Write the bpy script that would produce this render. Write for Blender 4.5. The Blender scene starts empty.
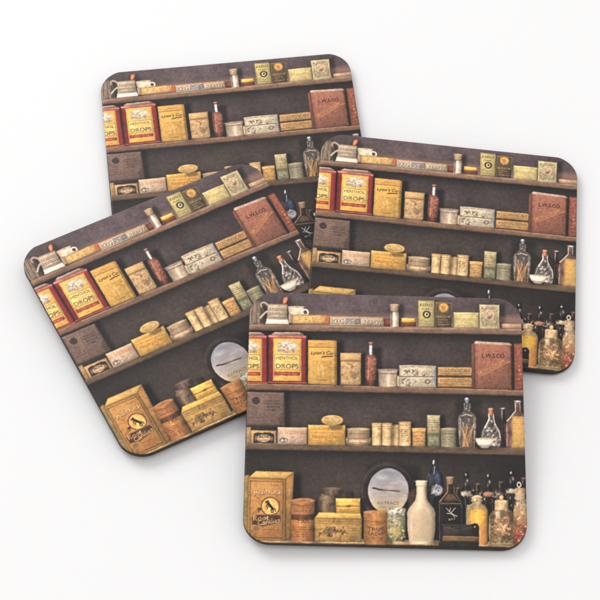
import bpy, bmesh, math, random
import numpy as np
from mathutils import Matrix, Vector, Euler

random.seed(7)
RNG = np.random.default_rng(11)
SC = bpy.context.scene
COL = SC.collection

# ------------------------------------------------------------------ sizes (millimetres; one unit = 1 mm * MM)
MM = 0.01
SIDE = 95.0
THICK = 2.7
RAD = 9.1
HALF = SIDE / 2

# =====================================================================================
#  THE PRINT: an old apothecary shelf, drawn once on a fine grid of colours and printed on
#  all four coasters.  x, y below are the drawing's own units (its four corners are SHEET).
# =====================================================================================
N = 720
SHEET = [(250.2, 291.6), (520.9, 298.7), (527.6, 548.9), (242.6, 541.8)]     # TL TR BR BL

def homography(dst):
    src = [(0, 0), (1, 0), (1, 1), (0, 1)]
    A, b = [], []
    for (u, v), (x, y) in zip(src, dst):
        A.append([u, v, 1, 0, 0, 0, -u * x, -v * x]); b.append(x)
        A.append([0, 0, 0, u, v, 1, -u * y, -v * y]); b.append(y)
    return np.append(np.linalg.solve(np.array(A, float), np.array(b, float)), 1).reshape(3, 3)

HM = homography(SHEET)
HI = np.linalg.inv(HM)
jj, ii = np.meshgrid((np.arange(N) + .5) / N, (np.arange(N) + .5) / N)
_w = HM[2, 0] * jj + HM[2, 1] * ii + HM[2, 2]
X = (HM[0, 0] * jj + HM[0, 1] * ii + HM[0, 2]) / _w
Y = (HM[1, 0] * jj + HM[1, 1] * ii + HM[1, 2]) / _w

def to_canvas(px, py):
    px = np.asarray(px, float); py = np.asarray(py, float)
    w = HI[2, 0] * px + HI[2, 1] * py + HI[2, 2]
    return (HI[0, 0] * px + HI[0, 1] * py + HI[0, 2]) / w * N, (HI[1, 0] * px + HI[1, 1] * py + HI[1, 2]) / w * N

def smooth(a):
    return a * a * (3 - 2 * a)

def value_noise(period, seed):
    r = np.random.default_rng(seed)
    m = int(N / period) + 3
    g = r.random((m, m))
    t = np.arange(N) / period
    i = t.astype(int); f = smooth(t - i)
    a = g[np.ix_(i, i)] * (1 - f)[None] + g[np.ix_(i, i + 1)] * f[None]
    b = g[np.ix_(i + 1, i)] * (1 - f)[None] + g[np.ix_(i + 1, i + 1)] * f[None]
    return (a * (1 - f)[:, None] + b * f[:, None]) * 2 - 1

def stretch_noise(px, py, seed):
    r = np.random.default_rng(seed)
    mx, my = int(N / px) + 3, int(N / py) + 3
    g = r.random((my, mx))
    tx = np.arange(N) / px; ix = tx.astype(int); fx = smooth(tx - ix)
    ty = np.arange(N) / py; iy = ty.astype(int); fy = smooth(ty - iy)
    a = g[np.ix_(iy, ix)] * (1 - fx)[None] + g[np.ix_(iy, ix + 1)] * fx[None]
    b = g[np.ix_(iy + 1, ix)] * (1 - fx)[None] + g[np.ix_(iy + 1, ix + 1)] * fx[None]
    return (a * (1 - fy)[:, None] + b * fy[:, None]) * 2 - 1

NF = value_noise(2.2, 1) * .6 + value_noise(1.1, 2) * .4
NM = value_noise(6, 3) * .6 + value_noise(3, 4) * .4
NL = value_noise(22, 5) * .6 + value_noise(10, 6) * .4
NX = value_noise(60, 7) * .7 + value_noise(27, 8) * .3
NH = stretch_noise(46, 3.2, 9) * .6 + stretch_noise(20, 1.6, 10) * .4       # along the planks
NV = stretch_noise(3.0, 40, 12) * .6 + stretch_noise(1.6, 22, 13) * .4      # upright streaks

IMG = np.zeros((N, N, 3))

def C(*c):
    return np.array(c, float)

def win(x0, y0, x1, y1, pad=3.0):
    cx, cy = to_canvas([x0 - pad, x1 + pad, x1 + pad, x0 - pad], [y0 - pad, y0 - pad, y1 + pad, y1 + pad])
    a, b = int(max(0, math.floor(cx.min()))), int(min(N, math.ceil(cx.max()) + 1))
    c, d = int(max(0, math.floor(cy.min()))), int(min(N, math.ceil(cy.max()) + 1))
    if b <= a or d <= c:
        return None
    return (slice(c, d), slice(a, b))

def cover(d, soft=.55):
    return smooth(np.clip(.5 - d / soft / 2, 0, 1))

def comp(s, m, col):
    IMG[s] = IMG[s] * (1 - m[..., None]) + col * m[..., None]

def grain(s, amp, stain=.0, up=0.0):
    g = 1 + amp * (NF[s] * .4 + NM[s] * .9 + NL[s] * 1.0) + up * NV[s]
    if stain:
        g = g * (1 - stain * smooth(np.clip((NL[s] + NM[s] * .6 - .15) * 1.6, 0, 1)))
    return g[..., None]

def seg_sdf(x, y, pts):
    n = len(pts)
    d = np.full(x.shape, 1e9); inside = np.zeros(x.shape, bool)
    for i in range(n):
        (ax, ay), (bx, by) = pts[i], pts[(i + 1) % n]
        ex, ey = bx - ax, by - ay
        t = np.clip(((x - ax) * ex + (y - ay) * ey) / (ex * ex + ey * ey + 1e-12), 0, 1)
        d = np.minimum(d, np.hypot(x - ax - t * ex, y - ay - t * ey))
        c = ((ay > y) != (by > y)) & (x < ex * (y - ay) / (ey if abs(ey) > 1e-9 else 1e-9) + ax)
        inside ^= c
    return np.where(inside, -d, d)

def quad(pts, col, g=.10, stain=0.0, soft=.55, r=0.0, edge=.0, a=1.0, tb=(1.06, .95), lr=(1.05, .92), up=0.0):
    """flat printed polygon with worn colour, tb / lr = brightness top-bottom / left-right, edge = dark rim"""
    xs = [p[0] for p in pts]; ys = [p[1] for p in pts]
    s = win(min(xs), min(ys), max(xs), max(ys))
    if s is None: return
    x, y = X[s], Y[s]
    d = seg_sdf(x, y, pts) - r
    d = d + .25 * NM[s]
    c = C(*col) * grain(s, g, stain, up)
    v = np.clip((y - min(ys)) / (max(ys) - min(ys) + 1e-6), 0, 1); u = np.clip((x - min(xs)) / (max(xs) - min(xs) + 1e-6), 0, 1)
    c = c * ((tb[0] + (tb[1] - tb[0]) * v) * (lr[0] + (lr[1] - lr[0]) * u))[..., None]
    if edge:
        c = c * (1 - edge * np.exp(-np.maximum(-d, 0) / 1.1))[..., None]
    if max(xs) - min(xs) > 8 and a > .9:                       # light printed into the colour: lit near the middle, shaded towards the sides
        c = c * (1 + .07 * np.exp(-((u - .42) / .33) ** 2 - ((v - .45) / .4) ** 2) - .05 * (np.abs(u - .5) * 2) ** 4)[..., None]
    comp(s, cover(d, soft) * a, c)

def box(x0, y0, x1, y1, col, **k):
    s = .0135 * (x1 - x0)          # the drawing's level lines fall a little to the right
    quad([(x0, y0), (x1, y0 + s), (x1, y1 + s), (x0, y1)], col, **k)

def ell(cx, cy, rx, ry, col, rot=0, g=.1, stain=0, soft=.6, a=1.0, ring=None, dome=0.0, tb=(1, 1)):
    R = max(rx, ry)
    s = win(cx - R, cy - R, cx + R, cy + R)
    if s is None: return
    dx, dy = X[s] - cx, Y[s] - cy
    cr, sr = math.cos(rot), math.sin(rot)
    px, py = dx * cr + dy * sr, -dx * sr + dy * cr
    q = np.hypot(px / rx, py / ry)
    d = (q - 1) * min(rx, ry) + .2 * NM[s]
    if ring: d = np.abs(d + ring) - ring
    c = C(*col) * grain(s, g, stain)
    v = np.clip(py / ry * .5 + .5, 0, 1)
    c = c * (tb[0] + (tb[1] - tb[0]) * v)[..., None]
    if dome: c = c * (1 + dome * (.5 - q ** 2))[..., None]
    comp(s, cover(d, soft) * a, c)

def stroke(pts, w, col, a=1.0, soft=.5, g=.08, taper=False):
    xs = [p[0] for p in pts]; ys = [p[1] for p in pts]
    s = win(min(xs) - w, min(ys) - w, max(xs) + w, max(ys) + w)
    if s is None: return
    x, y = X[s], Y[s]
    d = np.full(x.shape, 1e9); n = len(pts) - 1
    for i in range(n):
        (ax, ay), (bx, by) = pts[i], pts[i + 1]
        ex, ey = bx - ax, by - ay
        t = np.clip(((x - ax) * ex + (y - ay) * ey) / (ex * ex + ey * ey + 1e-12), 0, 1)
        ww = w * (1 - .75 * (i + t) / n) if taper else w
        d = np.minimum(d, np.hypot(x - ax - t * ex, y - ay - t * ey) - ww)
    comp(s, cover(d, soft) * a, C(*col) * grain(s, g))

def lathe(cx, prof, col, g=.1, stain=0, soft=.55, a=1.0, mode='cyl', lit=-.25, depth=.55, tb=(1, 1), sag=.0, up=0.0, cols=None):
    """upright turned body; prof = (y, half width) from the top down"""
    ys = np.array([p[0] for p in prof], float); ws = np.array([p[1] for p in prof], float)
    W = ws.max()
    s = win(cx - W, ys[0], cx + W, ys[-1] + sag * W)
    if s is None: return
    x, y = X[s] - .0 * Y[s], Y[s]
    u0 = (x - cx)
    yy = y - sag * np.sqrt(np.clip(W * W - u0 * u0, 0, None)) + sag * 0
    hw = np.interp(yy, ys, ws)
    d = np.maximum(np.abs(u0) - hw, np.maximum(ys[0] - yy, yy - ys[-1])) + .15 * NM[s]
    u = np.clip(u0 / np.maximum(hw, .1), -1, 1)
    v = np.clip((yy - ys[0]) / (ys[-1] - ys[0]), 0, 1)
    base = C(*col) * np.ones(x.shape + (1,))
    if cols is not None:
        cy = np.array([c_[0] for c_ in cols], float)
        base = np.stack([np.interp(yy, cy, [c_[1][k] for c_ in cols]) for k in range(3)], -1)
    base = base * grain(s, g, stain, up) * (tb[0] + (tb[1] - tb[0]) * v)[..., None]
    if mode == 'cyl':
        sh = 1.06 - depth * np.clip(np.abs(u - lit) / 1.25, 0, 1) ** 2.2
        base = base * sh[..., None]
        hl = np.exp(-((u - lit) / .16) ** 2) * .10
        base = base + hl[..., None] * 255 * .45
        comp(s, cover(d, soft) * a, base)
    else:                                           # glass: what lies behind, rims light then dark
        rim = np.exp(-((np.abs(u) - .86) / .10) ** 2)
        dark = np.exp(-((np.abs(u) - 1.0) / .08) ** 2)
        under = IMG[s] * (1 - .35) + base * .35
        c = under + rim[..., None] * C(70, 68, 66) * (.55 + .45 * NM[s])[..., None] - dark[..., None] * 35
        c = c + (np.exp(-((u + .55) / .07) ** 2) * 60 * np.clip(.35 + NL[s], 0, 1))[..., None]
        comp(s, cover(d, soft) * a, c)

def shade(x0, y0, x1, y1, k=.5, blur=3.0):
    """printed shadow of one pictured thing on the pictured back wall"""
    s = win(x0, y0, x1, y1, blur * 2 + 2)
    if s is None: return
    dx = np.maximum(np.maximum(x0 - X[s], X[s] - x1), 0); dy = np.maximum(np.maximum(y0 - Y[s], Y[s] - y1), 0)
    m = np.exp(-(dx * dx + dy * dy) / (blur * blur)) * k
    IMG[s] *= (1 - m)[..., None]

def glow(cx, cy, rx, ry, col, a=1.0):
    s = win(cx - rx * 2, cy - ry * 2, cx + rx * 2, cy + ry * 2)
    if s is None: return
    m = np.exp(-(((X[s] - cx) / rx) ** 2 + ((Y[s] - cy) / ry) ** 2)) * a
    comp(s, np.clip(m * (1 + .35 * NM[s]), 0, 1), C(*col))

def fleck(x0, y0, x1, y1, n, cols, r=(.3, .9), a=.8, long=1.0, clip=None):
    for _ in range(n):
        fx, fy = random.uniform(x0, x1), random.uniform(y0, y1)
        if clip and not clip(fx, fy): continue
        rr = random.uniform(*r)
        ell(fx, fy, rr * random.uniform(1, 1 + long), rr * .8, random.choice(cols), rot=random.uniform(-1.5, 1.5), soft=.5, a=a * random.uniform(.5, 1))

# ---- lettering --------------------------------------------------------------------------
_glyphs = {}
def glyphs(txt):
    if txt in _glyphs: return _glyphs[txt]
    cu = bpy.data.curves.new('lettering_curve', 'FONT'); cu.body = txt; cu.resolution_u = 4
    ob = bpy.data.objects.new('lettering_tmp', cu); COL.objects.link(ob)
    dg = bpy.context.evaluated_depsgraph_get(); dg.update()
    ev = ob.evaluated_get(dg); me = ev.to_mesh()
    me.calc_loop_triangles()
    v = np.array([tuple(p.co)[:2] for p in me.vertices], float)
    t = np.array([tuple(q.vertices) for q in me.loop_triangles], int)
    ev.to_mesh_clear()
    bpy.data.objects.remove(ob); bpy.data.curves.remove(cu)
    v[:, 0] -= v[:, 0].min(); v[:, 0] /= v[:, 0].max()
    v[:, 1] /= .72
    _glyphs[txt] = (v, t)
    return v, t

def text(txt, x0, x1, yb, h, col, rot=0.0135, shear=0.0, arch=0.0, a=1.0, bold=0.0):
    """txt from x0 to x1 on the base line yb (at x0), cap height h"""
    v, t = glyphs(txt)
    lx = v[:, 0] * (x1 - x0) + shear * v[:, 1] * h
    ly = -v[:, 1] * h - arch * (1 - (2 * v[:, 0] - 1) ** 2)
    px = x0 + lx * math.cos(rot) - ly * math.sin(rot); py = yb + lx * math.sin(rot) + ly * math.cos(rot)
    cx, cy = to_canvas(px, py)
    a0, b0 = int(max(0, cx.min() - 2)), int(min(N, cx.max() + 3)); c0, d0 = int(max(0, cy.min() - 2)), int(min(N, cy.max() + 3))
    if b0 <= a0 or d0 <= c0: return
    K = 3
    M = np.zeros(((d0 - c0) * K, (b0 - a0) * K), bool)
    qx, qy = (cx - a0) * K, (cy - c0) * K
    offs = [(0, 0)] if not bold else [(0, 0), (bold * K, 0), (-bold * K, 0), (0, bold * K), (0, -bold * K)]
    for ox, oy in offs:
        for i, j, k in t:
            ax, ay, bx, by, ex, ey = qx[i] + ox, qy[i] + oy, qx[j] + ox, qy[j] + oy, qx[k] + ox, qy[k] + oy
            u0, u1 = int(max(0, min(ax, bx, ex))), int(min(M.shape[1], max(ax, bx, ex) + 2)); w0, w1 = int(max(0, min(ay, by, ey))), int(min(M.shape[0], max(ay, by, ey) + 2))
            if u1 <= u0 or w1 <= w0: continue
            gx = np.arange(u0, u1)[None] + .5; gy = np.arange(w0, w1)[:, None] + .5
            e1 = (bx - ax) * (gy - ay) - (by - ay) * (gx - ax); e2 = (ex - bx) * (gy - by) - (ey - by) * (gx - bx); e3 = (ax - ex) * (gy - ey) - (ay - ey) * (gx - ex)
            M[w0:w1, u0:u1] |= ((e1 >= 0) & (e2 >= 0) & (e3 >= 0)) | ((e1 <= 0) & (e2 <= 0) & (e3 <= 0))
    m = M.reshape(d0 - c0, K, b0 - a0, K).mean((1, 3))
    p = np.pad(m, 1)
    m = (p[1:-1, 1:-1] * 4 + p[:-2, 1:-1] + p[2:, 1:-1] + p[1:-1, :-2] + p[1:-1, 2:]) / 8
    s = (slice(c0, d0), slice(a0, b0))
    comp(s, np.clip(m * a * (.80 + .45 * NM[s] + .25 * NL[s]), 0, 1), C(*col))

def scrib(x0, y0, x1, y1, rows, col, a=.75, h=.42, fill=.8):
    """rows of print too small to read"""
    for r_ in range(rows):
        yy = y0 + (y1 - y0) * (r_ + .5) / rows
        xx = x0 + random.uniform(0, .8)
        end = x1 - random.uniform(0, (x1 - x0) * .15)
        while xx < end:
            w = random.uniform(.4, 1.5)
            if random.random() < fill:
                stroke([(xx, yy + .0135 * (xx - x0) + random.uniform(-.15, .15)), (min(xx + w, end), yy + .0135 * (xx - x0) + random.uniform(-.15, .15))], h * random.uniform(.5, 1), col, a=a * random.uniform(.5, 1), soft=.35)
            xx += w + random.uniform(.45, 1.0)

INK = (58, 48, 46)

# ---- back wall and shelves --------------------------------------------------------------
def line(pts):
    px, py = zip(*pts)
    return lambda x: np.interp(x, px, py)
S1T, S1B = line([(240, 324), (385, 327.1), (530, 329.2)]), line([(240, 330.6), (385, 333), (530, 335.6)])
S2T, S2B = line([(240, 383.6), (335, 385.5), (530, 390.5)]), line([(240, 390), (335, 392.2), (530, 396.4)])
S3T, S3B = line([(240, 443), (385, 445.6), (530, 448.4)]), line([(240, 449.8), (385, 452.4), (530, 456)])
S4T = line([(240, 537.0), (390, 539.4), (530, 542.2)])

def wall():
    x, y = X, Y
    up = C(92, 81, 87)
    lo = C(74, 66, 68)
    lo3 = C(74, 66, 62)
    lo4 = C(66, 58, 53)
    c = np.where((y < S1T(x))[..., None], up, np.where((y < S2T(x))[..., None], lo, np.where((y < S3T(x))[..., None], lo3, lo4)))
    c = c * (1 + .07 * NX + .05 * NL + .07 * NM + .06 * NF + .03 * NH)[..., None]
    c = c * (.93 + .17 * np.exp(-((x - 385) / 95) ** 2) + .03 * np.sin(x / 23))[..., None] * C(1.015, .99, .985)
    # warm bounce just above the first shelf
    t = np.clip((y - (S1T(x) - 15)) / 6, 0, 1) * (y < S1T(x)) * np.clip((x - 285) / 20, 0, 1)
    c = c * (1 - (t * .8)[..., None]) + C(138, 112, 102) * (1 + .1 * NH)[..., None] * (t * .8)[..., None]
    for sb, ln, k in ((S1B, 10, .42), (S2B, 12, .36), (S3B, 14, .36)):
        d = (y - sb(x))
        c = c * (1 - k * np.exp(-np.clip(d, 0, 99) / ln * 1.3) * (d > 0))[..., None]
    # last bay falls off to the right
    t = np.clip((x - 420) / 90, 0, 1) * np.clip((y - S3B(x)) / 10, 0, 1)
    c = c * (1 - .28 * t)[..., None]
    IMG[:] = c
wall()

def shelf(T, B, ctop, cbot, lip):
    x, y = X, Y
    d = np.maximum(T(x) - y, y - B(x)) + .15 * NM
    v = np.clip((y - T(x)) / np.maximum(B(x) - T(x), .1), 0, 1)[..., None]
    c = (C(*ctop) * (1 - v) + C(*cbot) * v) * (1 + .10 * NH + .06 * NM + .06 * NL)[..., None]
    c = c * (1 + .14 * np.exp(-(np.abs(y - T(x) - .6) / .7) ** 2))[..., None] * (1 - .25 * np.exp(-(np.abs(y - B(x) + .2) / .8) ** 2))[..., None]
    m = cover(d, .6)[..., None]
    IMG[:] = IMG * (1 - m) + c * m
    t = (np.exp(-np.clip(y - B(x), 0, 50) / lip) * (y > B(x)))[..., None] * .45
    IMG[:] = IMG * (1 - t * (1 - m)) + C(44, 38, 39) * t * (1 - m)
shelf(S1T, S1B, (150, 119, 97), (118, 90, 73), 6)
shelf(S2T, S2B, (141, 109, 86), (112, 84, 66), 5)
shelf(S3T, S3B, (119, 97, 75), (94, 75, 57), 5)
# bottom board
def bottom_board():
    v = np.clip((Y - S4T(X) - 4.4) / 1.6, 0, 1)[..., None]
    m = cover(S4T(X) - Y + .2 * NM, .8)[..., None]
    IMG[:] = IMG * (1 - m) + (C(190, 162, 110) * (1 - v) + C(66, 52, 42) * v) * (1 + .12 * NH + .1 * NM)[..., None] * m

# ---- row 1 ------------------------------------------------------------------------------
quad([(246, 325), (247, 306), (253, 300.5), (261, 300.5), (265, 309), (265, 324.6)], (134, 118, 100), up=.18, g=.12, edge=.3, tb=(.88, 1.05))
stroke([(258, 303), (256.5, 324)], .5, (88, 76, 66), a=.5); stroke([(253, 302), (251.5, 323)], .4, (92, 80, 70), a=.5)
quad([(261, 305), (267, 306), (266, 323.5), (260, 323.5)], (72, 62, 58), a=.8, soft=1.2)
shade(284, 300, 290, 324, .22, 3)
ell(285.3, 300.8, 2.2, 4.4, (193, 113, 70), rot=.5, dome=.35, g=.06)
glow(284.6, 299.6, 1, 2, (225, 160, 120), .6)
quad([(267.6, 304.3), (287.2, 304.8), (287.2, 316), (289.0, 324.6), (265.8, 324.0), (267.2, 316)], (190, 174, 148), g=.08, edge=.25, lr=(1.0, .88))
quad([(266.6, 319.3), (288, 319.9), (289.0, 324.6), (265.8, 324.0)], (216, 210, 199), g=.05, lr=(1.02, .93))
stroke([(267.6, 304.8), (287, 305.2)], .5, (150, 132, 106), a=.7)
for yy, n in ((309.3, 'ARSENIC'), (313.4, 'SHAVING CO'), (317.8, 'WARRANTED')):
    text(n, 269, 286, yy + .9, 2.0, INK, a=.85)
    stroke([(268.5, yy + 1.6), (286.4, yy + 1.8)], .22, (96, 82, 72), a=.7)
stroke([(267.6, 305.2), (266.4, 303.8), (264.6, 302.8), (262.8, 302.8), (261.4, 303.8), (261.2, 305.4), (261.9, 307.2)], .95, (164, 150, 134))
stroke([(267.2, 311.8), (265.6, 312.6), (264.0, 314.0), (262.4, 315.8), (260.6, 317.8)], .95, (186, 176, 160))
stroke([(261.9, 307.2), (263.2, 309.4), (263.6, 311.6), (263.2, 313.6)], .6, (112, 100, 92), a=.8)
lathe(296, [(306.9, 7.9), (308.5, 7.9), (314, 7.2), (322, 6.6)], (206, 190, 164), depth=.35, lit=.1)
ell(296, 307.3, 7.6, 1.0, (176, 158, 130))
box(288.6, 315, 293, 323.2, (168, 146, 124), lr=(1.1, .8))
ell(305.4, 312.4, 3.5, 3.3, (226, 216, 204), ring=.75, g=.04); ell(305.4, 313, 1.7, 1.4, (120, 98, 88))
box(292.4, 314.8, 327, 323.9, (209, 172, 96), g=.10, stain=.18, edge=.25, tb=(1.08, .92))
box(297, 316.2, 308.5, 322.6, (226, 192, 120), a=.7); box(311, 316.2, 323, 322.4, (222, 182, 112), a=.6)
scrib(298, 317, 308, 322, 3, (170, 110, 62), a=.8); scrib(312, 317, 323, 322, 3, (180, 104, 66), a=.7)
quad([(325.6, 316.2), (329.8, 315.6), (329.8, 325.0), (325.6, 324.2)], (203, 112, 62), g=.1, edge=.2)
box(329.8, 316.8, 383.5, 325.6, (196, 178, 150), g=.12, stain=.15, edge=.3)
stroke([(330, 316.9), (383, 318.0)], .45, (206, 146, 92), a=.8)
box(345, 318.3, 361, 324.6, (142, 142, 150), a=.75)
text('ROUGH', 331.2, 346, 324.0, 5.0, (60, 54, 56), bold=.5); text('ROUGH', 330.9, 345.7, 323.7, 4.8, (226, 216, 194))
scrib(347, 318.6, 361, 324.4, 4, (82, 80, 88), a=.8)
text('READY', 363.6, 382, 324.9, 4.6, (76, 62, 54), bold=.5); text('READY', 363.2, 381.7, 324.6, 4.4, (224, 210, 178))
box(384, 319.2, 400, 326.6, (152, 76, 50), g=.12, edge=.3, tb=(1.1, .85))
shade(397, 306, 402, 326, .3, 2.5)
lathe(394.6, [(311, 4.2), (312, 4.5), (327.2, 4.5)], (176, 160, 148), mode='cyl', depth=.6, lit=.0, cols=[(311, (128, 104, 92)), (316, (190, 176, 164)), (327, (180, 164, 152))])
stroke([(394.2, 313.5), (394.4, 325.5)], 1.0, (236, 228, 220), a=.85, soft=.9); stroke([(391.6, 312), (391.8, 326)], .4, (84, 66, 60), a=.6)
lathe(394.6, [(304.7, 4.3), (306.5, 4.5), (308.2, 4.1), (311.2, 4.0)], (172, 147, 112), depth=.5)
ell(394.6, 305, 3.9, .9, (194, 172, 138))
quad([(401.4, 318.2), (415.4, 318.4), (415.8, 326.8), (400.8, 326.6)], (148, 84, 42), g=.1, edge=.3)
quad([(401.6, 318.2), (415.2, 318.4), (415.4, 322.4), (401.4, 322.2)], (214, 172, 66), g=.1, soft=.9); stroke([(404, 319.4), (413, 319.6)], .6, (244, 214, 124), a=.8)
shade(433, 303, 438, 326, .25, 2.5)
box(418, 300.7, 434.6, 326.9, (181, 170, 108), g=.09, stain=.12, edge=.28)
text('KEEN\'S', 420.4, 432.6, 306.6, 3.0, (62, 58, 42)); text('PEARL', 421.8, 431.2, 310.0, 1.9, (78, 72, 52), a=.85)
ell(426.7, 314.8, 4.0, 3.8, (66, 58, 46)); ell(426.7, 314.8, 2.3, 2.6, (196, 182, 140)); ell(427.0, 314.6, 1.0, 1.5, (90, 76, 60))
scrib(420, 320, 433, 325.6, 2, (80, 74, 52), a=.7)
box(435.2, 302.0, 452, 327.2, (98, 85, 62), g=.12, edge=.2); quad([(435.6, 302.4), (451.6, 302.7), (451.6, 304), (435.6, 303.6)], (150, 128, 84), a=.6)
ell(443.4, 308, 5.3, 5.1, (140, 104, 58)); ell(443.4, 307.8, 4.5, 4.4, (204, 158, 80), dome=.3); ell(443.6, 308.2, 2.2, 2.8, (166, 118, 62), a=.7)
text('OXYGENE', 437, 450.4, 317.8, 2.3, (202, 172, 108)); scrib(438, 318.8, 450, 326, 3, (170, 144, 92), a=.8)
stroke([(435.8, 303), (435.8, 327)], .25, (166, 144, 100), a=.7); stroke([(451.4, 303), (451.6, 327)], .25, (166, 144, 100), a=.7)
shade(477, 314, 481, 327, .3, 2)
box(453.6, 312.6, 479, 328.2, (198, 187, 122), g=.08, stain=.1, edge=.3); quad([(453.6, 312.6), (479, 312.9), (478.8, 314.2), (453.8, 313.8)], (222, 212, 152), a=.7)
text('BORACIC', 457, 476.4, 320.8, 2.6, (170, 128, 82), a=.8); scrib(457, 321.6, 477, 326.2, 2, (160, 132, 84), a=.6)
shade(497, 306, 503, 327, .3, 2.5)
box(479.4, 304.6, 499.4, 328.8, (206, 194, 148), g=.08, edge=.25); box(481, 306.2, 497.8, 327.2, (172, 162, 122), g=.1, stain=.1)
fleck(481.5, 306.8, 497.4, 327.4, 150, [(122, 122, 96), (206, 198, 158), (140, 126, 92), (192, 176, 130)], r=(.3, .75), a=.7)
ell(489.6, 315.2, 4.3, 5.2, (204, 190, 150)); ell(489.6, 315.2, 3.2, 4.2, (196, 160, 130)); ell(489.8, 314.0, 1.5, 1.9, (216, 182, 154)); ell(489.6, 318, 2.4, 1.4, (150, 120, 100))
text('LEADER', 482.6, 496.6, 309.6, 1.8, (110, 92, 70), a=.8); text('CAPSULES', 482.4, 497, 325.2, 2.2, (104, 104, 86), a=.85)
quad([(501.6, 324.4), (503, 323.6), (524, 324.0), (524, 328.9), (502, 328.6)], (202, 166, 134), g=.08, edge=.3, tb=(1.08, .82))
stroke([(502, 326.4), (523, 326.8)], .3, (150, 112, 88), a=.6)
glow(513, 319.6, 12, 3.2, (142, 106, 90), .7)

# ---- row 2 ------------------------------------------------------------------------------
def menthol(o):
    shade(o + 305, 338, o + 309, 382, .4, 3)
    quad([(o + 272, 334.0), (o + 275, 332.2), (o + 300, 332.6), (o + 304, 334.6), (o + 304, 336.5), (o + 271, 336)], (150, 126, 112), g=.1, tb=(1.15, .8))
    stroke([(o + 275, 333.0), (o + 300, 333.4)], .35, (206, 190, 172), a=.6)
    quad([(o + 268.4, 335.4), (o + 306.4, 336), (o + 306.9, 384.0), (o + 268.0, 383.2)], (176, 52, 54), g=.09, edge=.35, stain=.1, lr=(.95, 1.05))
    quad([(o + 268.5, 335.5), (o + 306.3, 336.1), (o + 306.3, 338.3), (o + 268.5, 337.7)], (206, 132, 118), g=.1, a=.85)
    quad([(o + 273.4, 338.4), (o + 301.4, 338.9), (o + 301.6, 381.6), (o + 273.0, 381.0)], (228, 184, 78), g=.07, stain=.08, edge=.15, tb=(1.03, .94))
    stroke([(o + 274.4, 370), (o + 274.2, 380.6)], .25, (190, 120, 60), a=.6)
    ell(o + 287.6, 347.4, 11.4, 6.6, (196, 178, 142), g=.08); ell(o + 287.4, 345.6, 8.2, 4.0, (214, 202, 178))
    for k in range(13):
        an = k * .483; rr = 2.2 + 2.4 * (k % 3)
        ell(o + 287.5 + rr * 1.3 * math.cos(an), 347 + rr * .62 * math.sin(an), 1.7, 1.2, random.choice([(222, 214, 200), (206, 196, 178), (186, 174, 150)]), rot=an, a=.9)
        stroke([(o + 287.5 + rr * 1.3 * math.cos(an), 347 + rr * .62 * math.sin(an)), (o + 287.5 + rr * 1.75 * math.cos(an), 347.4 + rr * .9 * math.sin(an))], .24, (108, 98, 84), a=.75)
    scrib(o + 278, 350, o + 297, 353, 2, (116, 104, 86), a=.7)
    quad([(o + 274.9, 355.0), (o + 299.6, 355.5), (o + 299.8, 370.1), (o + 274.7, 369.6)], (236, 206, 124), a=.75, g=.05)
    for p, q in (((274.9, 355.0), (299.6, 355.5)), ((299.6, 355.5), (299.8, 370.1)), ((299.8, 370.1), (274.7, 369.6)), ((274.7, 369.6), (274.9, 355.0))):
        stroke([(o + p[0], p[1]), (o + q[0], q[1])], .26, (112, 116, 74), a=.8)
    text('MENTHOL', o + 276.2, o + 298.2, 360.2, 3.3, (74, 74, 60), bold=.1, arch=.5)
    text('COUGH', o + 284, o + 291, 362.7, 1.3, (110, 100, 70), a=.8)
    text('DROPS', o + 276.2, o + 298.6, 368.5, 4.6, (68, 68, 56), bold=.25)
    quad([(o + 274.6, 372.3), (o + 299.4, 372.8), (o + 299.6, 375.6), (o + 274.4, 375.1)], (188, 72, 58), r=.5, g=.08)
    text('COMPOUND', o + 276.6, o + 297.4, 375.0, 1.9, (236, 190, 130), a=.75)
    scrib(o + 280, 378, o + 295, 379.6, 1, (150, 116, 62), a=.8)
    stroke([(o + 268.4, 382.6), (o + 306.6, 383.4)], .4, (222, 150, 110), a=.6)
menthol(-39.4); menthol(0)
shade(336, 344, 341, 384, .42, 3)
quad([(308.0, 340.2), (334.2, 340.6), (336.8, 341.4), (337, 385), (334.4, 385.2), (308, 384.2)], (208, 167, 76), g=.09, stain=.12, edge=.22, tb=(1.04, .94))
quad([(334.2, 340.6), (336.8, 341.4), (337, 385), (334.4, 385.2)], (140, 106, 52), a=.7)
quad([(308.2, 340.4), (334.2, 340.8), (334.2, 347.6), (308.2, 347.1)], (190, 146, 70), a=.5); stroke([(308.2, 347.3), (334.2, 347.8)], .3, (130, 92, 46), a=.8)
scrib(311, 342.6, 332, 345.4, 1, (170, 100, 60), a=.7)
text('Lyon\'s Co', 311, 332.6, 355.0, 3.4, (62, 52, 40), shear=.3, bold=.3, arch=.6); stroke([(322, 357.4), (327, 356.6), (332.6, 356.9)], .55, (70, 58, 44), a=.85)
stroke([(318, 367), (320.6, 364), (323, 362.8), (325, 362.4)], .45, (130, 96, 50), a=.7); stroke([(321, 377), (320.6, 370), (319, 366), (317, 363.5)], .4, (140, 104, 54), a=.6)
ell(321.4, 368.6, 4.4, 7, (224, 190, 104), a=.5, soft=1.5); fleck(315, 362, 328, 377, 26, [(168, 126, 62), (228, 194, 116)], a=.5)
box(312, 362, 331, 382, (120, 84, 40), a=.08); stroke([(311.6, 361.6), (331, 361.9)], .2, (150, 108, 54), a=.5)
scrib(317, 378.6, 327, 381.6, 1, (84, 64, 42), a=.8)
shade(360, 356, 364, 384, .38, 2.5)
box(340.4, 353.3, 361.0, 385.3, (190, 160, 110), g=.1, stain=.28, edge=.25); box(340, 353.1, 361.3, 361.0, (196, 162, 102), g=.1, stain=.1, edge=.2)
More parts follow.
